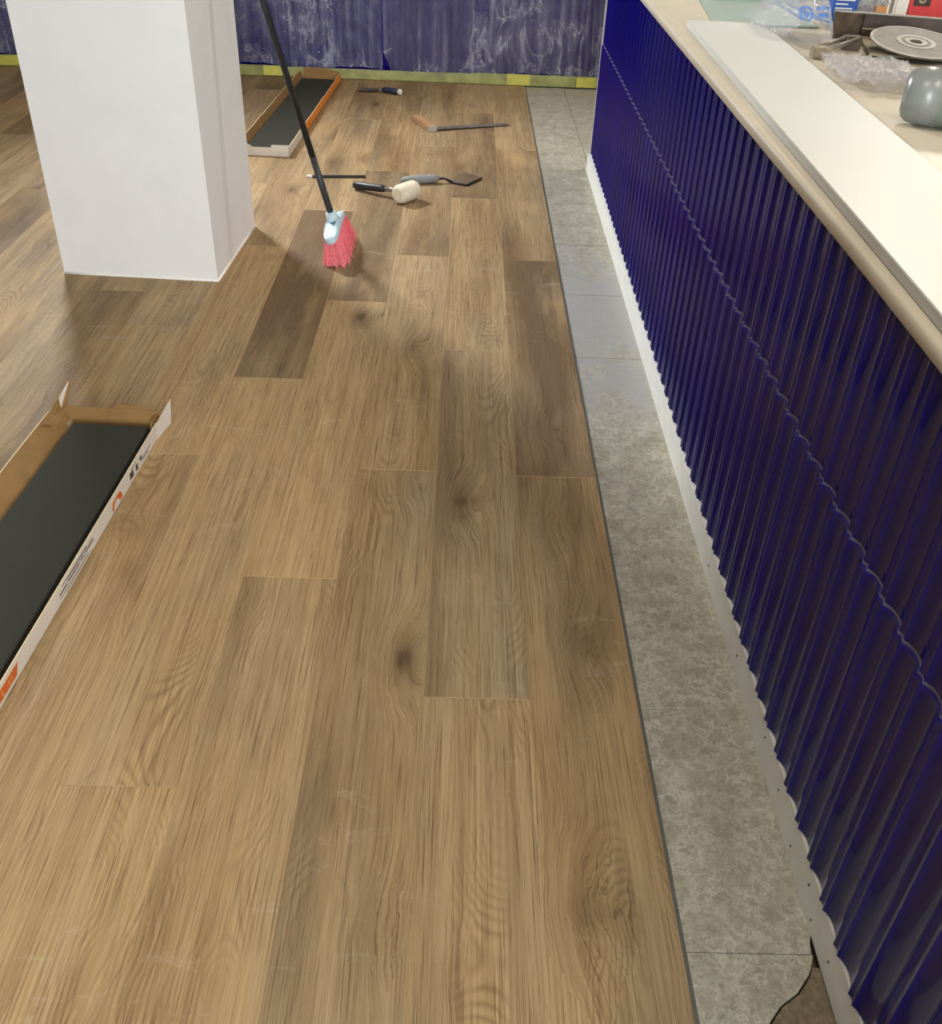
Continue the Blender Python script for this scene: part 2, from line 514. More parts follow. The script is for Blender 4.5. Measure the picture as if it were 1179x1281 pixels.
def plank_data(length):
    key = round(length, 4)
    if key not in plank_mesh:
        mb = MB()
        hx, hy = W / 2 - 0.00008, length / 2 - 0.0002
        b = 0.0005
        vs = [(-hx, -hy, -0.006), (hx, -hy, -0.006), (hx, hy, -0.006), (-hx, hy, -0.006),
              (-hx, -hy, -b), (hx, -hy, -b), (hx, hy, -b), (-hx, hy, -b),
              (-hx + b, -hy + b, 0), (hx - b, -hy + b, 0), (hx - b, hy - b, 0), (-hx + b, hy - b, 0)]
        fs = [(3, 2, 1, 0), (0, 1, 5, 4), (1, 2, 6, 5), (2, 3, 7, 6), (3, 0, 4, 7),
              (4, 5, 9, 8), (5, 6, 10, 9), (6, 7, 11, 10), (7, 4, 8, 11), (8, 9, 10, 11)]
        mb.add(vs, fs, [1, 1, 1, 1, 1, 2, 2, 2, 2, 0])
        o = mb.build('plank', ['wood', 'core', 'arris'], floor)
        plank_mesh[key] = o.data
        bpy.data.objects.remove(o)
    return plank_mesh[key]


ENDS = {0: 10.20, 1: 6.41, 2: 10.25, 3: 8.09, 4: 5.30, 5: 3.2, 6: 6.9, 7: 8.2, 8: 4.1, 9: 6.4}
TONE = {  # (column, index from nearest joint) -> tone, greyness, figure position
    (0, -2): (0.42, 0.2, 0.4), (0, -1): (0.48, 0.25, 0.3), (0, 0): (0.62, 0.35, 0.5), (0, 1): (0.5, 0.4, 0.6),
    (1, -1): (0.34, 0.1, 0.4), (1, 0): (0.42, 0.5, 0.35), (1, 1): (0.44, 0.25, 0.3), (1, 2): (0.55, 0.4, 0.5),
    (2, -1): (0.44, 0.3, 0.5), (2, 0): (0.34, 0.3, 0.5), (2, 1): (0.5, 0.3, 0.5),
    (3, -1): (0.42, 0.1, 0.35), (3, 0): (0.32, 0.15, 0.5), (3, 1): (0.62, 0.35, 0.5), (3, 2): (0.5, 0.3, 0.4),
    (4, -1): (0.30, 0.05, 0.5), (4, 0): (0.28, 0.05, 0.45), (4, 1): (0.66, 0.3, 0.5), (5, 0): (0.42, 0.1, 0.6),
    (5, 1): (0.34, 0.1, 0.5), (6, 0): (0.4, 0.2, 0.5), (6, 1): (0.38, 0.3, 0.5), (7, 0): (0.55, 0.35, 0.4), (8, 1): (0.4, 0.2, 0.5),
}
Y0, Y1 = -4.0, 31.9
NEAR = 6.683 / W


def add_plank(k, a, b, tone):
    o = link('plank', plank_data((b - a) * W), floor)
    o.location = (-(k + 0.5) * W, (a + b) / 2 * W, 0)
    o.color = (*tone, 1)
    if k == 0:
        mb = MB().box((0, -(b - a) * W / 2, -0.006), (0.0075, (b - a) * W / 2, -0.0035))
        t = mb.build('tongue', 'core', o)
        t.location = (W / 2, 0, 0)
    return o


for k in range(0, 22):
    e0 = ENDS.get(k, random.uniform(2, 9))
    n = -2
    while True:
        a, b = e0 + 7.25 * n, e0 + 7.25 * (n + 1)
        if a >= Y1: break
        a2, b2 = max(a, Y0), min(b, Y1)
        if b2 - a2 > 0.3:
            tone = TONE.get((k, n)) or (random.uniform(0.34, 0.6), random.uniform(0.1, 0.5), random.random())
            add_plank(k, a2, b2, tone)
        n += 1

# old stone tiles (exposed strip and beyond the counter)
xs = [-0.29, 0.25, 0.72, 1.225, 1.73]
y = 0.832
rows = []
while y < 6.7:
    rows.append((y, min(y + 0.506, 6.72)))
    y += 0.506
for i in range(len(xs) - 1):
    for (a, b) in rows:
        if (i > 0 and b < 4.2) or (i == 0 and a < 0.84): continue
        x0, x1 = xs[i] + 0.0008, xs[i + 1] - 0.0008
        a2, b2 = a + 0.0006, b - 0.0006
        dz = random.uniform(-0.0006, 0.0006)
        zt, zb = -0.006 + dz, -0.03
        mb = MB()
        c = 0.0015
        mb.add([(x0, a2, zb), (x1, a2, zb), (x1, b2, zb), (x0, b2, zb), (x0, a2, zt - c), (x1, a2, zt - c), (x1, b2, zt - c), (x0, b2, zt - c),
                (x0 + c, a2 + c, zt), (x1 - c, a2 + c, zt), (x1 - c, b2 - c, zt), (x0 + c, b2 - c, zt)],
               [(3, 2, 1, 0), (0, 1, 5, 4), (1, 2, 6, 5), (2, 3, 7, 6), (3, 0, 4, 7), (4, 5, 9, 8), (5, 6, 10, 9), (6, 7, 11, 10), (7, 4, 8, 11), (8, 9, 10, 11)])
        mb.build('stone_tile', 'stone', floor)
# the broken tile nearest the camera: its corner by the counter is gone
br = [(-0.29, -0.2), (0.02, -0.2), (0.02, 0.62), (0.09, 0.705), (0.108, 0.722), (0.135, 0.752), (0.165, 0.772), (0.19, 0.80), (0.198, 0.815), (0.205, 0.8314), (-0.29, 0.8314)]
mb = MB()
nb = len(br)
mb.add([(x, y, -0.0065) for x, y in br] + [(x, y, -0.03) for x, y in br],
       [tuple(range(nb)), tuple(range(2 * nb - 1, nb - 1, -1))] + [(i, i + nb, (i + 1) % nb + nb, (i + 1) % nb) for i in range(nb)])
tag(mb.build('stone_tile', 'stone', floor), 'grey stone tile with a broken corner')
cut = [(-0.2892, 0.8326), (0.203, 0.8326), (0.2055, 0.852), (0.213, 0.872), (0.2492, 0.885), (0.2492, 1.3374), (-0.2892, 1.3374)]
nb = len(cut)
MB().add([(x, y, -0.0062) for x, y in cut] + [(x, y, -0.03) for x, y in cut],
         [tuple(range(nb)), tuple(range(2 * nb - 1, nb - 1, -1))] + [(i, i + nb, (i + 1) % nb + nb, (i + 1) % nb) for i in range(nb)]).build('stone_tile', 'stone', floor)
mb = MB()
pts = [(0.30, -0.2), (0.30, 0.80)] + [(x + 0.0022, y - 0.0018) for x, y in reversed(br[1:9])]
nb = len(pts)
mb.add([(x, y, -0.010 + 0.002 * noise.noise((x * 30, y * 30, 0))) for x, y in pts] + [(x, y, -0.029) for x, y in pts],
       [tuple(range(nb)), tuple(range(2 * nb - 1, nb - 1, -1))] + [(i, i + nb, (i + 1) % nb + nb, (i + 1) % nb) for i in range(nb)])
tag(mb.build('screed_patch', 'screed', floor), 'bare brown screed where the stone is missing')

# ------------------------------------------------------------------ setting: walls and ceiling
tag(MB().box((-5.1, 6.735, -0.1), (4.0, 6.9, 2.8)).build('wall_back', 'wallpaint'), kind='structure')
tag(MB().box((-5.1, -3.1, -0.1), (-4.98, 6.9, 2.8)).build('wall_left', 'darkpaint'), kind='structure')
tag(MB().box((3.9, -3.1, -0.1), (4.05, 6.9, 2.8)).build('wall_right', 'wallpaint'), kind='structure')
tag(MB().box((-5.1, -3.2, -0.1), (4.05, -3.0, 2.8)).build('wall_front', 'wallpaint'), kind='structure')
tag(MB().box((-5.1, -3.2, 2.8), (4.05, 6.9, 2.9)).build('ceiling', 'ceiling'), kind='structure')
wall_back = bpy.data.objects['wall_back']

# fluted glazed tile: one wide hollow and one narrow hollow, ridges between
P = 0.0732


def flute_profile(n=10):
    pts = []
    wide, d, dn = 0.755 * P, 0.0100, 0.0028
    for i in range(n + 1):
        t = i / n
        pts.append((t * wide, d * (1 - (2 * t - 1) ** 2) ** 0.75))
    pts.append((wide + 0.10 * P, dn))
    pts.append((wide + 0.15 * P, dn))
    pts.append((P - 0.0004, 0.0))
    return pts


def flute_mesh(name, z0, z1, along='y', back=0.02):
    """front looks towards -x; runs along y (local 0..P)"""
    pr = flute_profile()
    c = 0.0018
    levels = [(z0, 0.0025), (z0 + c, 0.0), (z1 - c, 0.0), (z1, 0.0025)]
    vs, fs = [], []
    n = len(pr)
    for z, inset in levels:
        for (yy, dx) in pr: vs.append((dx + inset, yy, z))
    for l in range(3):
        for i in range(n - 1):
            fs.append((l * n + i, l * n + i + 1, (l + 1) * n + i + 1, (l + 1) * n + i))
    b = len(vs)
    for z in (z0, z1):
        vs += [(back, 0, z), (back, P - 0.0004, z)]
    fs.append(tuple(range(n)) + (b + 1, b))
    fs.append(tuple(range(3 * n, 4 * n)) + (b + 3, b + 2))
    fs += [(0, b, b + 2, 3 * n, 2 * n, n), (n - 1, 2 * n - 1, 3 * n - 1, 4 * n - 1, b + 3, b + 1), (b, b + 1, b + 3, b + 2)]
    mb = MB()
    mb.add(vs, fs, 0, True)
    o = mb.build(name, 'glaze', None, sharp=math.radians(24))
    me = o.data
    bpy.data.objects.remove(o)
    return me


# blue fluted tiles of the back wall
me = flute_mesh('fluted_tile', 0.0, 1.25)
x = -4.3
while x < 1.9:
    o = link('fluted_tile', me, wall_back)
    o.location = (x, 6.712, 0.0)
    o.rotation_euler = (0, 0, math.pi / 2)
    x += P

# ------------------------------------------------------------------ counter with blue tiles
CA = math.atan(0.0095)
ctr = empty('bar_counter', (0.205, 0.7, 0.0), -CA, label='long bar counter faced with two rows of cobalt blue fluted tiles', cat='counter')
ylo = -0.9
N = 69
zb, zj, zt = 0.075, 0.5645, 0.8862
lower = flute_mesh('fluted_tile', zb, zj - 0.0015)
upper = flute_mesh('fluted_tile', zj + 0.0015, zt)
for i in range(N):
    yy = 4.2 - (i + 1) * P
    if yy < ylo: break
    o = link('fluted_tile', lower, ctr)
    o.location = (random.uniform(-0.0004, 0.0004), yy, 0)
    o = link('fluted_tile', upper, ctr)
    o.location = (0.0045 + random.uniform(-0.0004, 0.0004), yy, random.uniform(-0.0005, 0.0005))
# grout between the rows follows the flutes, paled as the lit tile ledge
pr = flute_profile(6)
mb = MB()
for i in range(N):
    yy = 4.2 - (i + 1) * P
    vs = []
    for (py, dx) in pr:
        vs += [(dx + 0.0035, yy + py, zj - 0.0024), (dx + 0.0035, yy + py, zj + 0.0024), (dx + 0.008, yy + py, zj + 0.0024), (dx + 0.008, yy + py, zj - 0.0024)]
    fs = []
    for j in range(len(pr) - 1):
        for q in range(4):
            fs.append((j * 4 + q, j * 4 + (q + 1) % 4, (j + 1) * 4 + (q + 1) % 4, (j + 1) * 4 + q))
    mb.add(vs, fs, 0)
tag(mb.build('lit_grout_line', 'grout', ctr), 'grout line between the two rows of blue tiles, paled like the lit tile ledge')
MB().box((0.0205, -1.0, 0.0), (1.25, 4.2, 0.8862)).build('body', 'whitebase', ctr)
MB().box((-0.002, 4.201, 0.0), (0.030, 4.208, 0.886)).build('end_trim', 'whitebase', ctr)
# white kick board under the tiles (its foot runs almost straight along the stone)
kb = MB()
s0, s1 = -1.0, 4.2
fx = lambda s: 0.005 - 0.0045 * s
n = 12
vs = []
for i in range(n + 1):
    s = s0 + (s1 - s0) * i / n
    vs += [(fx(s) + 0.001 * noise.noise((s * 3, 0, 0)), s, -0.006), (min(fx(s) + 0.001, 0.006), s, 0.0745), (0.0204, s, 0.0745), (0.0204, s, -0.006)]
fs = []
for i in range(n):
    for q in range(4):
        fs.append((i * 4 + q, (i + 1) * 4 + q, (i + 1) * 4 + (q + 1) % 4, i * 4 + (q + 1) % 4))
fs += [(0, 1, 2, 3), (n * 4 + 3, n * 4 + 2, n * 4 + 1, n * 4)]
kb.add(vs, fs)
kick = kb.build('kick_board', 'whitebase', ctr)
for (s, z) in ((0.10, 0.03), (0.22, 0.045), (0.31, 0.02), (0.52, 0.05), (0.75, 0.035), (1.05, 0.03), (0.18, 0.012), (0.41, 0.04)):
    MB().tube([(fx(s) + 0.0004, s, z), (fx(s) - 0.0008, s, z)], 0.0022, 8).build('screw_hole', 'darkink', kick)

# cream worktop: thin slab with a rounded nose, slightly out of line with the tiles
TOPZ = 0.91
a0, a1 = Vector((0.168, -0.6)), Vector((0.282, 4.55))


def edge_x(yy):
    t = (yy - a0.y) / (a1.y - a0.y)
    return min(a0.x + (a1.x - a0.x) * t, 0.206 + 0.0095 * (yy - 0.7))


wt = empty('worktop', (0.8, 2.0, TOPZ), 0, label='thin cream worktop with rounded nose along the blue counter', cat='worktop')
mb = MB()
prof = [(0.02, 0.888), (0.0015, 0.888), (0.0, 0.890), (0.0, 0.900), (0.0012, 0.905), (0.004, 0.9085), (0.009, 0.910)]
ys = [-0.6 + 5.15 * i / 20 for i in range(21)]       # nose stays flush with the tiles at the far end
vs = []
for yy in ys:
    for dx, z in prof: vs.append((edge_x(yy) + dx - 0.8, yy - 2.0, z - TOPZ))
    vs += [(1.5 - 0.8, yy - 2.0, 0), (1.5 - 0.8, yy - 2.0, 0.888 - TOPZ), (edge_x(yy) + 0.03 - 0.8, yy - 2.0, 0.888 - TOPZ)]
n = len(prof) + 3
fs = []
for i in range(20):
    for q in range(n):
        fs.append((i * n + q, (i + 1) * n + q, (i + 1) * n + (q + 1) % n, i * n + (q + 1) % n))
fs += [tuple(range(n)), tuple(range(20 * n, 21 * n))[::-1]]
mb.add(vs, fs, 0, True)
mb.build('slab', 'cream', wt, sharp=math.radians(40))

# ------------------------------------------------------------------ pillar
pil = empty('pillar', (-1.53, 3.65, 0), 0, label='white painted square pillar standing on the wood floor', cat='pillar')
pf = [(-1.808, 3.380), (-1.2485, 3.355), (-1.2215, 3.935), (-1.79, 3.96)]
mb = MB()
c = 0.002
vs = []
for z in (0, 2.8):
    for (x, y) in pf: vs.append((x + 1.53, y - 3.65, z))
mb.add(vs, [(3, 2, 1, 0), (4, 5, 6, 7), (0, 1, 5, 4), (1, 2, 6, 5), (2, 3, 7, 6), (3, 0, 4, 7)])
mb.build('shaft', 'plaster', pil)
for i in range(4):
    a, b = Vector((*pf[i], 0.0)), Vector((*pf[(i + 1) % 4], 0.0))
    o3 = Vector((1.53, -3.65, 0))
    path = [(a + (b - a) * t + o3 + Vector((0, 0, 0.0015))) for t in (0, 0.25, 0.5, 0.75, 1)]
    MB().tube(path, [0.0045, 0.005, 0.0042, 0.0056, 0.0045], 8).build('caulk_bead', 'caulk', pil)


# ------------------------------------------------------------------ cartons of planks
def carton(origin, rz, length, width, h, label, style):
    """local frame: x right, y away; origin = near right bottom corner"""
    r = empty('plank_carton', origin, rz, label=label, cat='carton', group='opened cartons of floor planks')
    t = 0.003
    lean = 0.045 if style == 'near' else 0.02
    MB().box((-width, 0, 0.0005), (0, length, t)).build('bottom', 'kraft', r)
    # right side: outside printed, top edge torn
    nseg = 24
    side_h = lambda s: h * (0.92 + 0.06 * noise.noise((s * 9, 1.3, 0)) + (0.10 * noise.noise((s * 40, 5, 0)) if style == 'far' and s > 0.25 else 0))
    def side(name, x_bot, x_top, sgn, mats, s_a, s_b, hh):
        vs, fs, mi = [], [], []
        for i in range(nseg + 1):
            s = s_a + (s_b - s_a) * i / nseg
            q = hh(s)
            for (x, z) in ((x_bot, 0.001), (x_bot + (x_top - x_bot) * q / h, q)):
                vs += [(x, s * length, z), (x - sgn * t, s * length, z)]
        for i in range(nseg):
            b, d = i * 4, (i + 1) * 4
            fs += [(b, d, d + 2, b + 2), (b + 1, b + 3, d + 3, d + 1), (b + 2, d + 2, d + 3, b + 3), (b, b + 1, d + 1, d)]
            mi += [0, 1, 2, 1]
        fs += [(0, 2, 3, 1), (nseg * 4, nseg * 4 + 1, nseg * 4 + 3, nseg * 4 + 2)]
        mi += [1, 1]
        return MB().add(vs, fs, mi).build(name, mats, r)
    if style == 'near':
        sp = side('side_panel', 0, 0.002, 1, ['card', 'kraft', 'torn'], 0, 1.0, lambda s: h * (0.90 + 0.02 * math.sin(s * 7)))
        side('side_panel', -width, -width - lean, -1, ['card', 'kraft', 'torn'], 0, 0.985, lambda s: h * (1.05 + 0.03 * math.sin(s * 9)))
        # upright torn corner tabs left over at the far end
        MB().slab([(0.0, length - 0.055, 0.0), (0.012, length + 0.035, 0.0), (0.006, length + 0.075, h * 1.12), (0.003, length + 0.03, h * 1.02), (0.002, length - 0.05, h * 0.9)], (-t, 0, 0), 0, 1).build('corner_tab', ['card', 'kraft'], r)
        MB().slab([(-width - 0.02, length - 0.06, h * 0.6), (-width - 0.02, length + 0.01, h * 0.62), (-width - 0.045, length + 0.135, h * 1.35), (-width - 0.05, length + 0.12, h * 1.36), (-width - 0.034, length - 0.10, h * 1.12)], (t, 0, 0), 0, 1).build('corner_tab', ['card', 'kraft'], r)
        # far end wall and folded-in kraft tabs
        MB().slab([(-width, length, 0), (0, length, 0), (-0.012, length + 0.014, h * 0.98), (-width - 0.012, length + 0.014, h * 1.03)], (0, -t, 0), 0, 1).build('end_panel', ['card', 'kraft'], r)
        MB().slab([(-width - 0.006, length - 0.002, h * 0.35), (-width - 0.02, length - 0.085, h * 0.35), (-width - 0.03, length - 0.07, h * 1.0), (-width - 0.012, length + 0.004, h * 1.0)], (0.003, -0.001, 0), 0, 0).build('folded_tab', ['kraft'], r)
        MB().slab([(-0.006, length - 0.003, h * 0.3), (-0.012, length - 0.06, h * 0.3), (-0.010, length - 0.045, h * 0.92), (-0.012, length + 0.004, h * 0.92)], (-0.003, -0.001, 0), 0, 0).build('folded_tab', ['kraft'], r)
        MB().slab([(-0.135, length + 0.012, h * 1.0), (-0.05, length + 0.012, h * 0.98), (-0.06, length + 0.024, h * 1.05), (-0.13, length + 0.028, h * 1.12)], (0, 0, -0.003), 0, 0).build('torn_flap', ['kraft'], r)
        # near end wall
        MB().slab([(-width, 0, 0), (0, 0, 0), (0, -0.004, h), (-width, -0.004, h)], (0, t, 0), 0, 1).build('end_panel', ['card', 'kraft'], r)
        # print on the white side: lines of small lettering, orange marks
        yo, yb = length - 1.30, 1.30
        def mark(y0, y1, z0, z1, mat, name='printed_line', skew=0.0):
            y0, y1 = y0 + yo, y1 + yo
            MB().slab([(0.0007 + 0.002 * z0 / h, y0, z0), (0.0007 + 0.002 * z0 / h, y1, z0), (0.0007 + 0.002 * z1 / h, y1 + skew, z1), (0.0007 + 0.002 * z1 / h, y0 + skew, z1)], (-0.0006, 0, 0), 0, 0).build(name, [mat], sp)
        for (f0, f1, z0, z1) in ((0.437, 0.47, .021, .0245), (0.474, 0.525, .021, .0245), (0.53, 0.547, .021, .0245), (0.551, 0.592, .021, .0245),
                                 (0.45, 0.56, .0335, .035), (0.47, 0.59, .0295, .0307), (0.435, 0.56, .0125, .0135), (0.46, 0.575, .0075, .0083)):
            mark(f0 * yb, f1 * yb, z0, z1, 'print')
        for (f0, f1, z0, z1) in ((0.79, 0.81, .012, .030), (0.825, 0.836, .010, .027), (0.85, 0.862, .020, .030), (0.80, 0.83, .034, .0355), (0.86, 0.90, .012, .014), (0.865, 0.915, .018, .0195)):
            mark(f0 * yb, f1 * yb, z0, z1, 'print', 'printed_symbol')
        # orange fan shape
        arc = [(yo + 0.715 * yb + 0.036 * math.cos(a), 0.004 + 0.036 * math.sin(a)) for a in [math.pi * (0.95 - 0.9 * i / 12) for i in range(13)]]
        inn = [(yo + 0.712 * yb + 0.022 * math.cos(a), 0.003 + 0.021 * math.sin(a)) for a in [math.pi * (0.05 + 0.9 * i / 12) for i in range(13)]]
        vs = [(0.0012, y_, z_) for y_, z_ in arc] + [(0.0012, y_, z_) for y_, z_ in inn]
        MB().add(vs, [(i, i + 1, 24 - i, 25 - i) for i in range(12)]).build('printed_logo', 'orangeink', sp)
        lab = MB().slab([(0.0008, yo + 0.10 * yb, .010), (0.0008, yo + 0.265 * yb, .010), (0.002, yo + 0.275 * yb, .034), (0.002, yo + 0.10 * yb, .034)], (-0.0006, 0, 0), 0, 0).build('orange_label', ['orangeink'], sp)
        # blocky pale capitals on the orange label (too blurred to read in the photograph)
        for i, shape in enumerate(('I-', 'IO', 'A', 'I-', 'IL', 'O')):
            y_ = yo + (0.13 + 0.022 * i) * yb
            d = 0.0015
            def st(u0, v0, u1, v1):
                MB().slab([(0.0016, y_ + u0, .014 + v0), (0.0016, y_ + u1, .014 + v0), (0.0023, y_ + u1, .014 + v1), (0.0023, y_ + u0, .014 + v1)], (-0.0004, 0, 0), 0, 0).build('printed_letter', ['orangesoft'], sp)
            st(0, 0, 0.003, 0.014)
            if '-' in shape: st(0.003, 0.011, 0.013, 0.014)
            if 'O' in shape: st(0.010, 0, 0.013, 0.014); st(0.003, 0, 0.010, 0.003)
            if 'L' in shape: st(0.003, 0, 0.012, 0.003)
            if shape == 'A': st(0.010, 0, 0.013, 0.014); st(0.003, 0.006, 0.010, 0.009)
    else:
        side('side_panel', 0, 0.004, 1, ['orangecard', 'kraft', 'torn'], 0.21, 1.0, lambda s: h * (0.96 + 0.25 * max(0, s - 0.8) + 0.10 * noise.noise((s * 60, 5, 0)) + 0.06 * noise.noise((s * 150, 2, 0))))
        side('side_panel', 0, 0.003, 1, ['card', 'kraft', 'torn'], 0, 0.21, lambda s: h * (0.96 + 0.12 * s))
        side('side_panel', -width, -width - lean, -1, ['card', 'kraft', 'torn'], 0, 1.0, lambda s: h * (1.0 + 0.08 * noise.noise((s * 30, 9, 0))))
        MB().slab([(-width, 0, 0), (0, 0, 0), (0, -0.006, h * 0.86), (-width, -0.006, h * 0.80)], (0, t, 0), 0, 1).build('end_panel', ['card', 'kraft'], r)
        MB().slab([(-0.085, -0.0065, h * 0.5), (0.001, -0.0045, h * 0.5), (0.002, -0.004, h * 1.08), (-0.083, -0.006, h * 1.06)], (0, -0.002, 0), 0, 0).build('end_flap', ['card'], r)
        MB().slab([(-width - 0.005, 0.0, h * 0.2), (-width + 0.06, -0.004, h * 0.8), (-width - 0.02, 0.02, h * 1.5)], (0, 0.003, 0), 0, 1).build('corner_tab', ['card', 'kraft'], r)
        MB().slab([(-width, length, 0), (0, length, 0), (-0.005, length + 0.018, h * 0.9), (-0.09, length + 0.02, h * 1.25), (-width, length + 0.02, h * 1.2)], (0, -t, 0), 0, 1).build('end_panel', ['card', 'kraft'], r)
    return r


BZ = 0.042
cart = carton((-1.2422, 0.74, 0.001), -0.040, 1.58, 0.250, 0.050, 'open carton of planks with white printed side at the left edge', 'near')
cart2 = carton((-1.231, 4.915, 0.001), -0.0385, 1.68, 0.235, 0.052, 'far open carton with torn orange side behind the pillar', 'far')


def boxed_plank(name, c, rz, length, z0, z1, wd, label, group):
    mb = MB().box((-wd / 2, 0, z0), (wd / 2, length, z1))
    o = mb.build(name, 'backing', None, bevel=0.0012)
    o.location = c
    o.rotation_euler = (0, 0, rz)
    tag(o, label, 'plank', group)
    return o


boxed_plank('vinyl_plank', (-1.2422 - 0.126, 0.75, 0.005), -0.040, 1.545, 0.0, 0.014, 0.210, 'lower dark plank beneath the top one in the carton at left', 'planks lying in the cartons')
boxed_plank('vinyl_plank', (-1.2422 - 0.125, 0.765, 0.0195), -0.040, 1.52, 0.0, 0.012, 0.207, 'top plank lying dark side up in the carton at left', 'planks lying in the cartons')
boxed_plank('vinyl_plank', (-1.231 - 0.122, 4.93, 0.006), -0.0385, 1.60, 0.0, 0.016, 0.212, 'plank lying dark side up in the far carton', 'planks lying in the cartons')

# ------------------------------------------------------------------ broom leaning on the pillar
br = empty('broom', (-0.848, 3.695, 0), 0.0, label='broom with black handle and red bristles leaning against the pillar', cat='broom')
nrm = Vector((-0.262, 0.0, 0.965))
lat = Vector((0.965, 0.0, 0.262))
lng = Vector((0.0, 1.0, 0.0))
bc = Vector((-0.018, 0.0, 0.115))          # block centre
mb = MB()
outline = []
for i in range(28):
    t = 2 * math.pi * i / 28
    ca, sa = math.cos(t), math.sin(t)
    outline.append((0.030 * abs(ca) ** 0.6 * (1 if ca >= 0 else -1), 0.158 * abs(sa) ** 0.55 * (1 if sa >= 0 else -1)))
lv = [(-0.014, 1.0), (-0.004, 1.03), (0.006, 0.97), (0.014, 0.62)]
vs, fs = [], []
for (hh, sc) in lv:
    for (u, w_) in outline: vs.append(bc + lat * (u * sc) + lng * (w_ * (0.5 + 0.5 * sc)) + nrm * (hh - 0.05 * (w_ / 0.158) ** 2 * 0.35))
n = 28
for l in range(3):
    for i in range(n): fs.append((l * n + i, l * n + (i + 1) % n, (l + 1) * n + (i + 1) % n, (l + 1) * n + i))
fs += [tuple(range(n))[::-1], tuple(range(3 * n, 4 * n))]
mb.add(vs, fs, 0, True)
blk = mb.build('head_block', 'bluepl', br, sharp=math.radians(50))
MB().tube([bc + nrm * 0.008, bc + nrm * 0.022, bc + nrm * 0.040], [0.030, 0.022, 0.0185], 14).build('socket', 'bluepl', br)
top = 1.50
MB().tube([bc + nrm * 0.03, bc + nrm * 0.25], [0.0125, 0.0125], 14).build('handle_sleeve', 'handlegrey', br)
MB().tube([bc + nrm * 0.25, bc + nrm * 0.9, bc + nrm * 1.395], [0.0118, 0.0115, 0.0115], 14).build('handle', 'black', br)
mb = MB()
rr = random.Random(3)
for i in range(1300):
    u, w_ = rr.uniform(-0.026, 0.026), rr.uniform(-0.150, 0.150)
    base = bc + lat * u + lng * w_ - nrm * (0.012 + 0.0175 * (w_ / 0.158) ** 2)
    d = (-nrm + lat * (u * 7 - 0.10 + rr.uniform(-.12, .12)) + lng * (w_ * 1.6 + rr.uniform(-.1, .1))).normalized()
    ln = (base.z - 0.002) / max(0.3, -d.z) if rr.random() < 0.8 else 0.09
    e = base + d * min(ln, 0.125)
    if e.z < 0.001: e.z = 0.001
    a = d.orthogonal().normalized() * 0.0016
    b2 = d.cross(a)
    vs = [base + a, base - a * 0.5 + b2 * 0.87, base - a * 0.5 - b2 * 0.87, e + a * 0.8, e - a * 0.4 + b2 * 0.7, e - a * 0.4 - b2 * 0.7]
    mb.add(vs, [(0, 1, 4, 3), (1, 2, 5, 4), (2, 0, 3, 5), (3, 4, 5)])
tag(mb.build('bristles', 'red', br), 'red plastic bristles', kind='stuff')

# ------------------------------------------------------------------ tools on the floor
# putty knife
pk = empty('putty_knife', (-0.90, 6.33, 0), 0, label='putty knife with navy handle lying by the taped back wall', cat='putty knife')
d = Vector((0.926, -0.377, 0)); q = Vector((0.377, 0.926, 0)); Z = Vector((0, 0, 1))
MB().slab([d * -0.125 + q * -0.05 + Z * 0.002, d * -0.125 + q * 0.05 + Z * 0.002, d * -0.02 + q * 0.040 + Z * 0.012, d * -0.01 + q * 0.010 + Z * 0.014, d * -0.01 - q * 0.010 + Z * 0.014, d * -0.02 + q * -0.040 + Z * 0.012], (0, 0, 0.0015)).build('blade', 'steeldark', pk)
MB().tube([d * -0.012 + Z * 0.014, d * 0.02 + Z * 0.016], [0.007, 0.008], 10).build('ferrule', 'steel', pk)
MB().tube([d * 0.02 + Z * 0.017, d * 0.035 + Z * 0.018, d * 0.09 + Z * 0.019, d * 0.128 + Z * 0.018], [0.011, 0.017, 0.0175, 0.017], 12).build('handle', 'navy', pk)
MB().tube([d * 0.128 + Z * 0.018, d * 0.146 + Z * 0.018, d * 0.15 + Z * 0.018], [0.017, 0.0165, 0.012], 12).build('end_cap', 'whitepl', pk)

# try square
sq = empty('try_square', (-0.545, 5.475, 0), 0, label='try square with wooden stock and steel blade on the floor', cat='try square')
d = Vector((-0.39, 0.92, 0)).normalized(); q = Vector((0.92, 0.39, 0)).normalized()
MB().slab([q * -0.022 + Z * 0.001, q * 0.022 + Z * 0.001, q * 0.022 + d * 0.27 + Z * 0.001, q * -0.022 + d * 0.27 + Z * 0.001], Z * 0.026).build('stock', 'stockwood', sq, bevel=0.002)
MB().slab([q * 0.0225 + d * 0.003 + Z * 0.011, q * 0.46 + d * 0.003 + Z * 0.004, q * 0.46 + d * 0.048 + Z * 0.004, q * 0.0225 + d * 0.048 + Z * 0.011], Z * 0.0022).build('blade', 'steel', sq)
MB().slab([q * -0.0225 + d * -0.001 + Z * 0.001, q * 0.0225 + d * -0.001 + Z * 0.001, q * 0.0225 + d * 0.012 + Z * 0.001, q * -0.0225 + d * 0.012 + Z * 0.001], Z * 0.0268).build('end_plate', 'discring', sq)

# thin black steel rod with pale tip
rod = empty('pry_rod', (-0.966, 4.62, 0), 0, label='thin black steel rod with pale tip behind the broom handle', cat='rod')
a, b = Vector((-0.125, -0.014, 0.006)), Vector((0.135, 0.016, 0.006))
MB().box((-0.11, -0.009, 0.001), (0.135, 0.009, 0.009), 0, Matrix.Rotation(0.118, 4, 'Z')).build('bar', 'black', rod)
MB().tube([a * 1.09, a * 0.88], [0.006, 0.008], 8).build('tip', 'whitepl', rod)

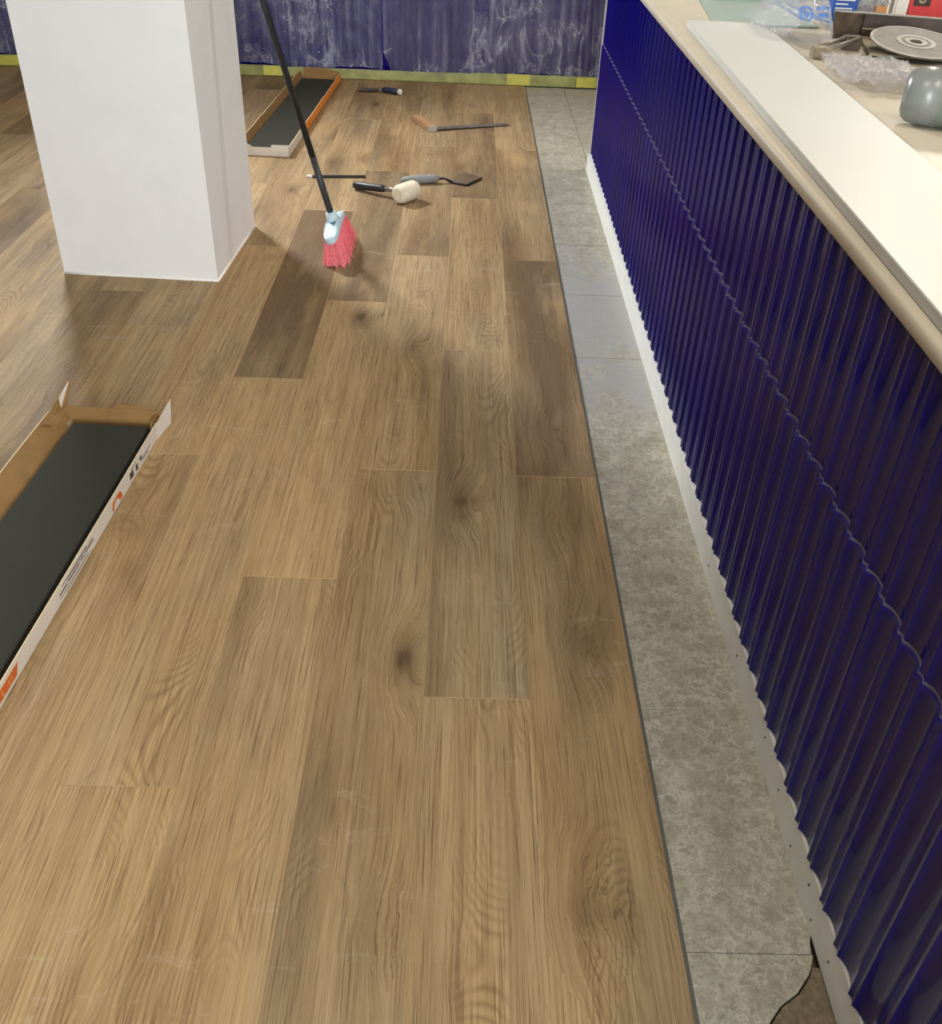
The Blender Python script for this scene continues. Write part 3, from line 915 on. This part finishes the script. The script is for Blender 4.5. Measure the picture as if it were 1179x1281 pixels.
# trowel
tw = empty('trowel', (-0.49, 4.63, 0), 0, label='trowel with grey handle and cranked neck behind the mallet', cat='trowel')
d = Vector((0.968, 0.25, 0))
D0 = Vector((0.003, -0.035, 0))
MB().tube([D0 + d * -0.18 + Z * 0.014, D0 + d * -0.165 + Z * 0.018, D0 + d * -0.09 + Z * 0.021, D0 + d * -0.02 + Z * 0.021, D0 + Z * 0.021], [0.010, 0.017, 0.021, 0.018, 0.013], 12).build('handle', 'greygrip', tw)
MB().tube([D0 + d * -0.005 + Z * 0.021, Vector((0.03, -0.03, 0.02)), Vector((0.06, -0.04, 0.010))], [0.006, 0.0055, 0.005], 10).build('neck', 'black', tw)
MB().slab([(0.05, -0.03, 0.008), (0.132, -0.070, 0.003), (0.206, 0.046, 0.006), (0.12, 0.09, 0.016)], (0, 0, 0.002)).build('blade', 'floortint', tw)
MB().tube([(0.05, -0.031, 0.008), (0.132, -0.071, 0.005), (0.206, 0.046, 0.008)], [0.0045, 0.0055, 0.003], 8).build('blade_edge', 'black', tw)

# rubber mallet
ml = empty('rubber_mallet', (-0.62, 4.315, 0), 0, label='rubber mallet with white head and black handle', cat='mallet')
d = Vector((-0.86, 0.50, 0)).normalized()
ax = Vector((0.62, 0.78, 0.0)).normalized()
c0 = Vector((0.0, 0.0, 0.042))
MB().tube([c0 - ax * 0.062, c0 - ax * 0.058, c0 - ax * 0.045, c0, c0 + ax * 0.045, c0 + ax * 0.058, c0 + ax * 0.062], [0.026, 0.035, 0.041, 0.042, 0.041, 0.035, 0.026], 20).build('head', 'rubberwhite', ml)
MB().tube([c0 + d * 0.03, Vector((d.x * 0.12, d.y * 0.12, 0.033))], [0.011, 0.010], 12).build('shaft', 'steel', ml)
MB().tube([Vector((d.x * r_, d.y * r_, z_)) for r_, z_ in ((0.118, 0.033), (0.135, 0.032), (0.2, 0.026), (0.27, 0.020), (0.285, 0.0195))], [0.014, 0.016, 0.0165, 0.0185, 0.013], 12).build('handle', 'black', ml)

# ------------------------------------------------------------------ plastic film and tape on the back wall


def sheet(x0, x1, z0, z1, seed, label, ybase=6.690, nu=170, nv=70, amp=0.03, slant=0.0):
    def fn(u, v):
        z = z0 + (z1 - z0) * v
        xl = x0 - (slant * min(1.0, (z - z0) / 0.11))
        x = xl + (x1 - xl) * u
        edge = 0.018 * noise.noise((x * 3.0 + seed, 0.3, 0)) + 0.012 * noise.noise((x * 11 + seed, 2.3, 0))
        z += edge * (1 - v) ** 4
        n1 = noise.noise((x * 2.4 + seed, z * 2.0, 0.5))
        p_ = Vector((x * 5 + 0.9 * n1 + seed, z * 4 + 1.2 * n1, 1.0))
        r_ = 1 - abs(noise.noise(p_)) * 2
        r2 = 1 - abs(noise.noise(p_ * 2.7)) * 2
        r3 = 1 - abs(noise.noise(Vector((x * 16 + 4 * z, z * 3, seed)))) * 2
        dep = amp * (0.55 * max(0, r_) + 0.32 * max(0, r2) + 0.22 * max(0, r3))
        if x > 0.30: dep += 0.028 * (0.5 + 0.5 * math.sin(x * 170 + 8 * z)) * min(1, (x - 0.30) / 0.06)
        dep += 0.007 * abs(math.sin(math.pi * (x + 4.3) / P)) ** 0.5
        dep *= min(1.0, 0.25 + v * 6)
        return Vector((x, ybase - 0.002 - dep, z))
    o = grid_mesh('plastic_sheet', fn, nu, nv, 'film')
    return tag(o, label, 'plastic sheet', 'clear plastic sheets taped over the blue wall')


sheet(-4.2, -0.905, 0.062, 1.3, 3.7, 'clear plastic sheet over the blue wall left of the slit, behind the pillar', nu=330)
sheet(-0.855, 0.72, 0.055, 1.3, 11.2, 'crumpled clear plastic sheet over the blue wall between the slit and the counter', nu=210, slant=0.045)


def tape(x0, x1, z0, z1, yoff, mat, label, lap=0.0):
    n = max(6, int((x1 - x0) * 14))
    vs, fs = [], []
    for i in range(n + 1):
        x = x0 + (x1 - x0) * i / n
        w1 = 0.004 * noise.noise((x * 6, yoff * 900, 0))
        w2 = 0.005 * noise.noise((x * 5, yoff * 900, 4))
        yf = 6.668 - yoff - 0.003 * noise.noise((x * 9, 7, yoff * 100))
        prof_ = [(yf, z1 + w1), (yf - 0.002, (z0 + z1) / 2), (yf - 0.003, z0 + 0.004)]
        if lap: prof_.append((yf - lap + w2 * 2, z0 + 0.002))
        for (yy, zz) in prof_: vs.append((x, yy, zz))
    m_ = len(vs) // (n + 1)
    for i in range(n):
        for q in range(m_ - 1): fs.append((i * m_ + q, (i + 1) * m_ + q, (i + 1) * m_ + q + 1, i * m_ + q + 1))
    me_ = bpy.data.meshes.new('masking_tape')
    me_.from_pydata(vs, [], fs)
    me_.materials.append(M[mat])
    o = link('masking_tape', me_)
    md = o.modifiers.new('thickness', 'SOLIDIFY')
    md.thickness = 0.0006
    return tag(o, label, 'masking tape', 'masking tape along the foot of the back wall')


tape(-4.2, -1.62, 0.001, 0.062, 0.0, 'tapeg', 'long green masking tape strip at the wall foot left of the far carton', 0.02)
tape(-1.60, -0.30, 0.001, 0.058, 0.001, 'tapeg', 'green masking tape strip between the far carton and the putty knife', 0.02)
tape(-0.34, 0.75, 0.001, 0.064, 0.003, 'tapeg', 'green masking tape strip at the wall foot beside the bare stone', 0.02)
tape(-1.66, -1.52, 0.004, 0.060, 0.006, 'tapey', 'short yellow tape patch at the far carton corner', 0.015)
tape(-0.115, 0.03, 0.002, 0.066, 0.008, 'tapey', 'bright yellow tape patch above the end of the wood floor', 0.012)
tape(0.33, 0.45, 0.003, 0.060, 0.009, 'tapey', 'yellow tape patch beside the counter end', 0.01)
tape(-3.5, -3.2, 0.003, 0.064, 0.006, 'tapey', 'yellow green tape patch left of the pillar', 0.012)

# ------------------------------------------------------------------ things on the worktop
# white board
b0, b1 = Vector((0.200, 0.25)), Vector((0.284, 3.245))
dv = (b1 - b0).normalized()
pv = Vector((dv.y, -dv.x))
z0 = TOPZ + 0.0005
q = [(*b0, z0), (*(b0 + pv * 0.222), z0), (*(b1 + pv * 0.229), z0), (*b1, z0)]
tag(MB().slab(q, (0, 0, 0.018)).build('white_board', 'whiteboard', bevel=0.0012), 'long white board lying on the cream worktop', 'board')

# pale teal glass sheet past the board
tag(MB().slab([(0.375, 3.27, z0), (0.70, 3.30, z0), (0.74, 3.86, z0), (0.43, 3.84, z0)], (0, 0, 0.006)).build('glass_sheet', 'teal', bevel=0.001), 'pale teal glass sheet on the worktop beyond the white board', 'glass sheet')
tag(MB().slab([(0.50, 3.90, z0), (1.0, 3.88, z0), (1.0, 3.93, z0), (0.50, 3.95, z0)], (0, 0, 0.03)).build('metal_bar', 'steeldark', bevel=0.003), 'dark metal bar behind the teal glass sheet', 'bar')


def crumple(name, fn, nu, nv, mat, amp, sc, seed, parent=None):
    def g(u, v):
        p_ = fn(u, v)
        r_ = (1 - 2 * abs(noise.noise(p_ * sc + Vector((seed, 0, 0))))) + 0.5 * (1 - 2 * abs(noise.noise(p_ * sc * 2.6 + Vector((0, seed, 0)))))
        dirv = Vector((0.0, -0.45, 0.9))
        return p_ + dirv * (amp * max(0.0, r_ + 0.4))
    return grid_mesh(name, g, nu, nv, mat, parent, smooth=False)


# clear bag with blue print
from mathutils.bvhtree import BVHTree
bag = empty('plastic_bag', (0.585, 3.17, TOPZ), 0, label='clear crumpled plastic bag with blue print beside the white board', cat='plastic bag')


def bagf(u, v):
    t = (u - 0.5) * math.pi
    h_ = max(0.0, math.cos(t)) ** 0.5 * math.sin(math.pi * min(1, 0.06 + v * 0.9)) ** 0.7
    return Vector(((u - 0.5) * (0.13 + 0.11 * v), -0.16 + v * 0.30, 0.004 + h_ * 0.135))


bagfilm = crumple('film', bagf, 44, 44, 'bagfilm', 0.016, 22.0, 2.0, bag)
bvh = BVHTree.FromPolygons([v.co for v in bagfilm.data.vertices], [tuple(p.vertices) for p in bagfilm.data.polygons])


def onbag(x, z):
    """drop a point of the print onto the front of the bag"""
    h = bvh.ray_cast(Vector((x, -0.5, z)), Vector((0, 1, 0)))[0]
    return Vector((x, (h.y if h else -0.05) - 0.0025, z + 0.0015))


mb = MB()
for (cx, cz, r0, r1) in ((-0.02, 0.078, 0.013, 0.019), (-0.02, 0.078, 0.003, 0.008)):
    seg = 26
    vs = [onbag(cx + r * math.cos(2 * math.pi * k / seg), cz + r * math.sin(2 * math.pi * k / seg)) for r in (r0, r1) for k in range(seg)]
    mb.add(vs, [(k, (k + 1) % seg, seg + (k + 1) % seg, seg + k) for k in range(seg)])
for (xa, xb, za, zb_) in ((0.006, 0.05, 0.088, 0.096), (0.01, 0.045, 0.072, 0.082), (0.008, 0.052, 0.058, 0.065)):
    n = 8
    vs = [onbag(xa + (xb - xa) * k / n, z) for z in (za, zb_) for k in range(n + 1)]
    mb.add(vs, [(k, k + 1, n + 2 + k, n + 1 + k) for k in range(n)])
mb.build('blue_print', 'blueink', bag)

# blue carton
bb = empty('blue_box', (0.822, 3.45, TOPZ), -0.05, label='small blue printed box behind the plastic bag', cat='box')
MB().box((-0.040, 0, 0.001), (0.036, 0.06, 0.20)).build('carton', 'bluebox', bb, bevel=0.002)
for (z_, x1_) in ((0.060, 0.025), (0.048, 0.005), (0.036, 0.02), (0.085, 0.03), (0.024, 0.0)):
    MB().box((-0.034, -0.0012, z_), (x1_, -0.0002, z_ + 0.004)).build('printed_line', 'whiteink', bb)

# mauve sack with wave arcs
sk = empty('cement_sack', (0.918, 3.50, TOPZ), -0.03, label='mauve grey sack printed with white wave arcs behind the metal tray', cat='sack')
vs, fs = [], []
nx, nz = 14, 10
SW = 0.108
for j in range(nz + 1):
    for i in range(nx + 1):
        u, v = i / nx, j / nz
        bul = 0.022 * math.sin(math.pi * u) ** 0.5 * math.sin(math.pi * min(1, 0.1 + v * 0.85)) + 0.003 * noise.noise((u * 7, v * 6, 2))
        vs.append((-SW / 2 + SW * u, -bul, 0.001 + 0.22 * v))
k = len(vs)
for j in range(nz + 1):
    for i in range(nx + 1):
        u, v = i / nx, j / nz
        vs.append((-SW / 2 + SW * u, 0.05 + 0.02 * math.sin(math.pi * u), 0.001 + 0.22 * v))
for j in range(nz):
    for i in range(nx):
        a = j * (nx + 1) + i
        fs += [(a, a + 1, a + nx + 2, a + nx + 1), (k + a + nx + 1, k + a + nx + 2, k + a + 1, k + a)]
for i in range(nx):
    fs += [(i, k + i, k + i + 1, i + 1), (nz * (nx + 1) + i, nz * (nx + 1) + i + 1, k + nz * (nx + 1) + i + 1, k + nz * (nx + 1) + i)]
for j in range(nz):
    a, b_ = j * (nx + 1), j * (nx + 1) + nx
    fs += [(a, a + nx + 1, k + a + nx + 1, k + a), (b_, k + b_, k + b_ + nx + 1, b_ + nx + 1)]
MB().add(vs, fs, 0, True).build('sack_body', 'mauve', sk)
for (cx, cz) in ((-0.026, 0.040), (0.004, 0.058), (0.028, 0.045)):
    for r_ in (0.010, 0.016, 0.022):
        pts = [(cx + r_ * math.cos(math.pi * i / 14), -0.0255, cz + r_ * math.sin(math.pi * i / 14)) for i in range(15)]
        MB().tube(pts, 0.0013, 5).build('printed_arc', 'whiteink', sk)
MB().box((0.010, -0.0262, 0.028), (0.045, -0.0235, 0.046)).build('printed_patch', 'orangesoft', sk)

# pale packet and red box with dark emblem
tag(MB().box((0.977, 3.455, TOPZ + 0.0005), (1.022, 3.50, TOPZ + 0.17)).build('paper_packet', 'whitepl', bevel=0.006), 'pale paper packet between the mauve sack and red box', 'packet')
rb = empty('red_box', (1.085, 3.46, TOPZ), -0.04, label='red box with dark square emblem at the top right', cat='box')
MB().box((-0.060, 0, 0.001), (0.07, 0.07, 0.20)).build('carton', 'redcard', rb, bevel=0.003)
MB().box((-0.048, -0.0014, 0.052), (0.005, -0.0002, 0.095)).build('printed_emblem', 'darkink', rb)
MB().disc((-0.022, -0.0014, 0.072), (0, -1, 0), 0.006, 0.013, 0.0008, 24).build('printed_ring', 'grimelight', rb)

# grimy metal saw tray: floor, back and wing walls with a rim; origin = back left corner
tr = empty('saw_tray', (0.772, 3.13, TOPZ), -0.22, label='grimy open metal tray holding a cutting disc on the worktop', cat='tray')
MB().box((0.0, -0.27, 0.006), (0.52, 0.0, 0.012)).build('tray_floor', 'grimelight', tr)
MB().box((0.0, 0.0, 0.006), (0.52, 0.008, 0.068)).build('back_wall', 'grimedark', tr)
MB().slab([(0.0, 0.008, 0.006), (-0.078, -0.045, 0.006), (-0.090, -0.055, 0.078), (0.0, 0.008, 0.070)], (-0.003, 0.005, 0)).build('wing_wall', 'grime', tr)
MB().tube([(-0.092, -0.053, 0.079), (0.0, 0.008, 0.071), (0.52, 0.006, 0.069)], 0.003, 8).build('rim', 'discring', tr)
MB().box((0.0, -0.006, 0.030), (0.52, -0.0005, 0.034)).build('ledge', 'grimelight', tr)
for (sx, sy) in ((0.03, -0.24), (0.03, -0.03), (0.48, -0.24), (0.48, -0.03)):
    MB().tube([(sx, sy, 0.0005), (sx, sy, 0.006)], 0.010, 10).build('foot', 'black', tr)

dc = empty('cutting_disc', (0.845, 2.905, TOPZ + 0.0345), 0, label='round dusty cutting disc with ringed hub lying in the metal tray', cat='cutting disc')
axd = Vector((0.02, -0.16, 1.0)).normalized()
MB().disc((0, 0, 0), axd, 0.016, 0.122, 0.003, 56).build('blade', 'disc', dc)
MB().disc(axd * 0.0031, axd, 0.040, 0.052, 0.0012, 44).build('hub_ring', 'discring', dc)
MB().disc(axd * 0.0031, axd, 0.017, 0.030, 0.0016, 36).build('hub', 'discring', dc)
MB().disc(axd * 0.0031, axd, 0.114, 0.1215, 0.0006, 56).build('rim', 'steeldark', dc)

# tile cutter rails between the bag and the tray
tc_ = empty('tile_cutter', (0.62, 2.90, TOPZ), 0, label='grey metal rails of a tile cutter between bag and tray', cat='tile cutter')
MB().tube([(-0.06, -0.05, 0.022), (0.065, 0.085, 0.030)], 0.006, 10).build('rail', 'steel', tc_)
MB().tube([(-0.035, -0.07, 0.022), (0.09, 0.065, 0.030)], 0.006, 10).build('rail', 'steel', tc_)
MB().box((-0.075, -0.085, 0.001), (-0.025, -0.045, 0.028)).build('rail_block', 'grimelight', tc_, bevel=0.003)
MB().box((0.05, 0.06, 0.001), (0.10, 0.09, 0.036)).build('rail_block', 'grime', tc_, bevel=0.003)
tag(MB().box((0.735, 3.22, TOPZ + 0.0005), (0.80, 3.265, TOPZ + 0.035)).build('sponge', 'olive', bevel=0.006), 'small olive sponge behind the tile cutter rails', 'sponge')

# crumpled sheet in front of the tray
sh = crumple('plastic_sheet', lambda u, v: Vector((0.505 + u * (0.22 - 0.02 * v) + 0.03 * v, 2.45 + v * 0.30 - 0.03 * u, TOPZ + 0.003)), 50, 50, 'bagfilm', 0.02, 22.0, 7.0)
tag(sh, 'crumpled clear plastic wrap lying in front of the metal tray', 'plastic sheet')

# grey-green bottle on its side at the right edge
bo = empty('bottle', (0.66, 2.12, TOPZ), 0, label='large grey green bottle lying on its side at the right edge', cat='bottle')
ax = Vector((0.93, -0.37, 0.0)).normalized()
c0 = Vector((-0.120, 0.05, 0.058))
MB().tube([c0, c0 + ax * 0.004, c0 + ax * 0.014, c0 + ax * 0.035, c0 + ax * 0.075], [0.030, 0.042, 0.051, 0.0565, 0.0575], 28).build('bottle_base', 'bottlegrey', bo)
MB().tube([c0 + ax * 0.075, c0 + ax * 0.20, c0 + ax * 0.23], [0.0575, 0.0575, 0.055], 28).build('bottle_body', 'bottlegreen', bo)
MB().tube([c0 + ax * 0.23, c0 + ax * 0.27, c0 + ax * 0.30, c0 + ax * 0.32], [0.055, 0.040, 0.022, 0.021], 24).build('bottle_neck', 'bottlegrey', bo)

# white tube with salmon band
tb = empty('tube', (0.815, 2.50, TOPZ), 0, label='white tube with salmon band standing behind the bottle', cat='tube')
MB().tube([(0, 0, 0.001), (0, 0, 0.03)], 0.026, 20).build('tube_foot', 'whitepl', tb)
MB().tube([(0, 0, 0.03), (0, 0, 0.05)], 0.0265, 20).build('band', 'pinkband', tb)
MB().tube([(0, 0, 0.05), (0, 0, 0.12), (0, 0, 0.135)], [0.026, 0.026, 0.013], 20).build('tube_body', 'whitepl', tb)
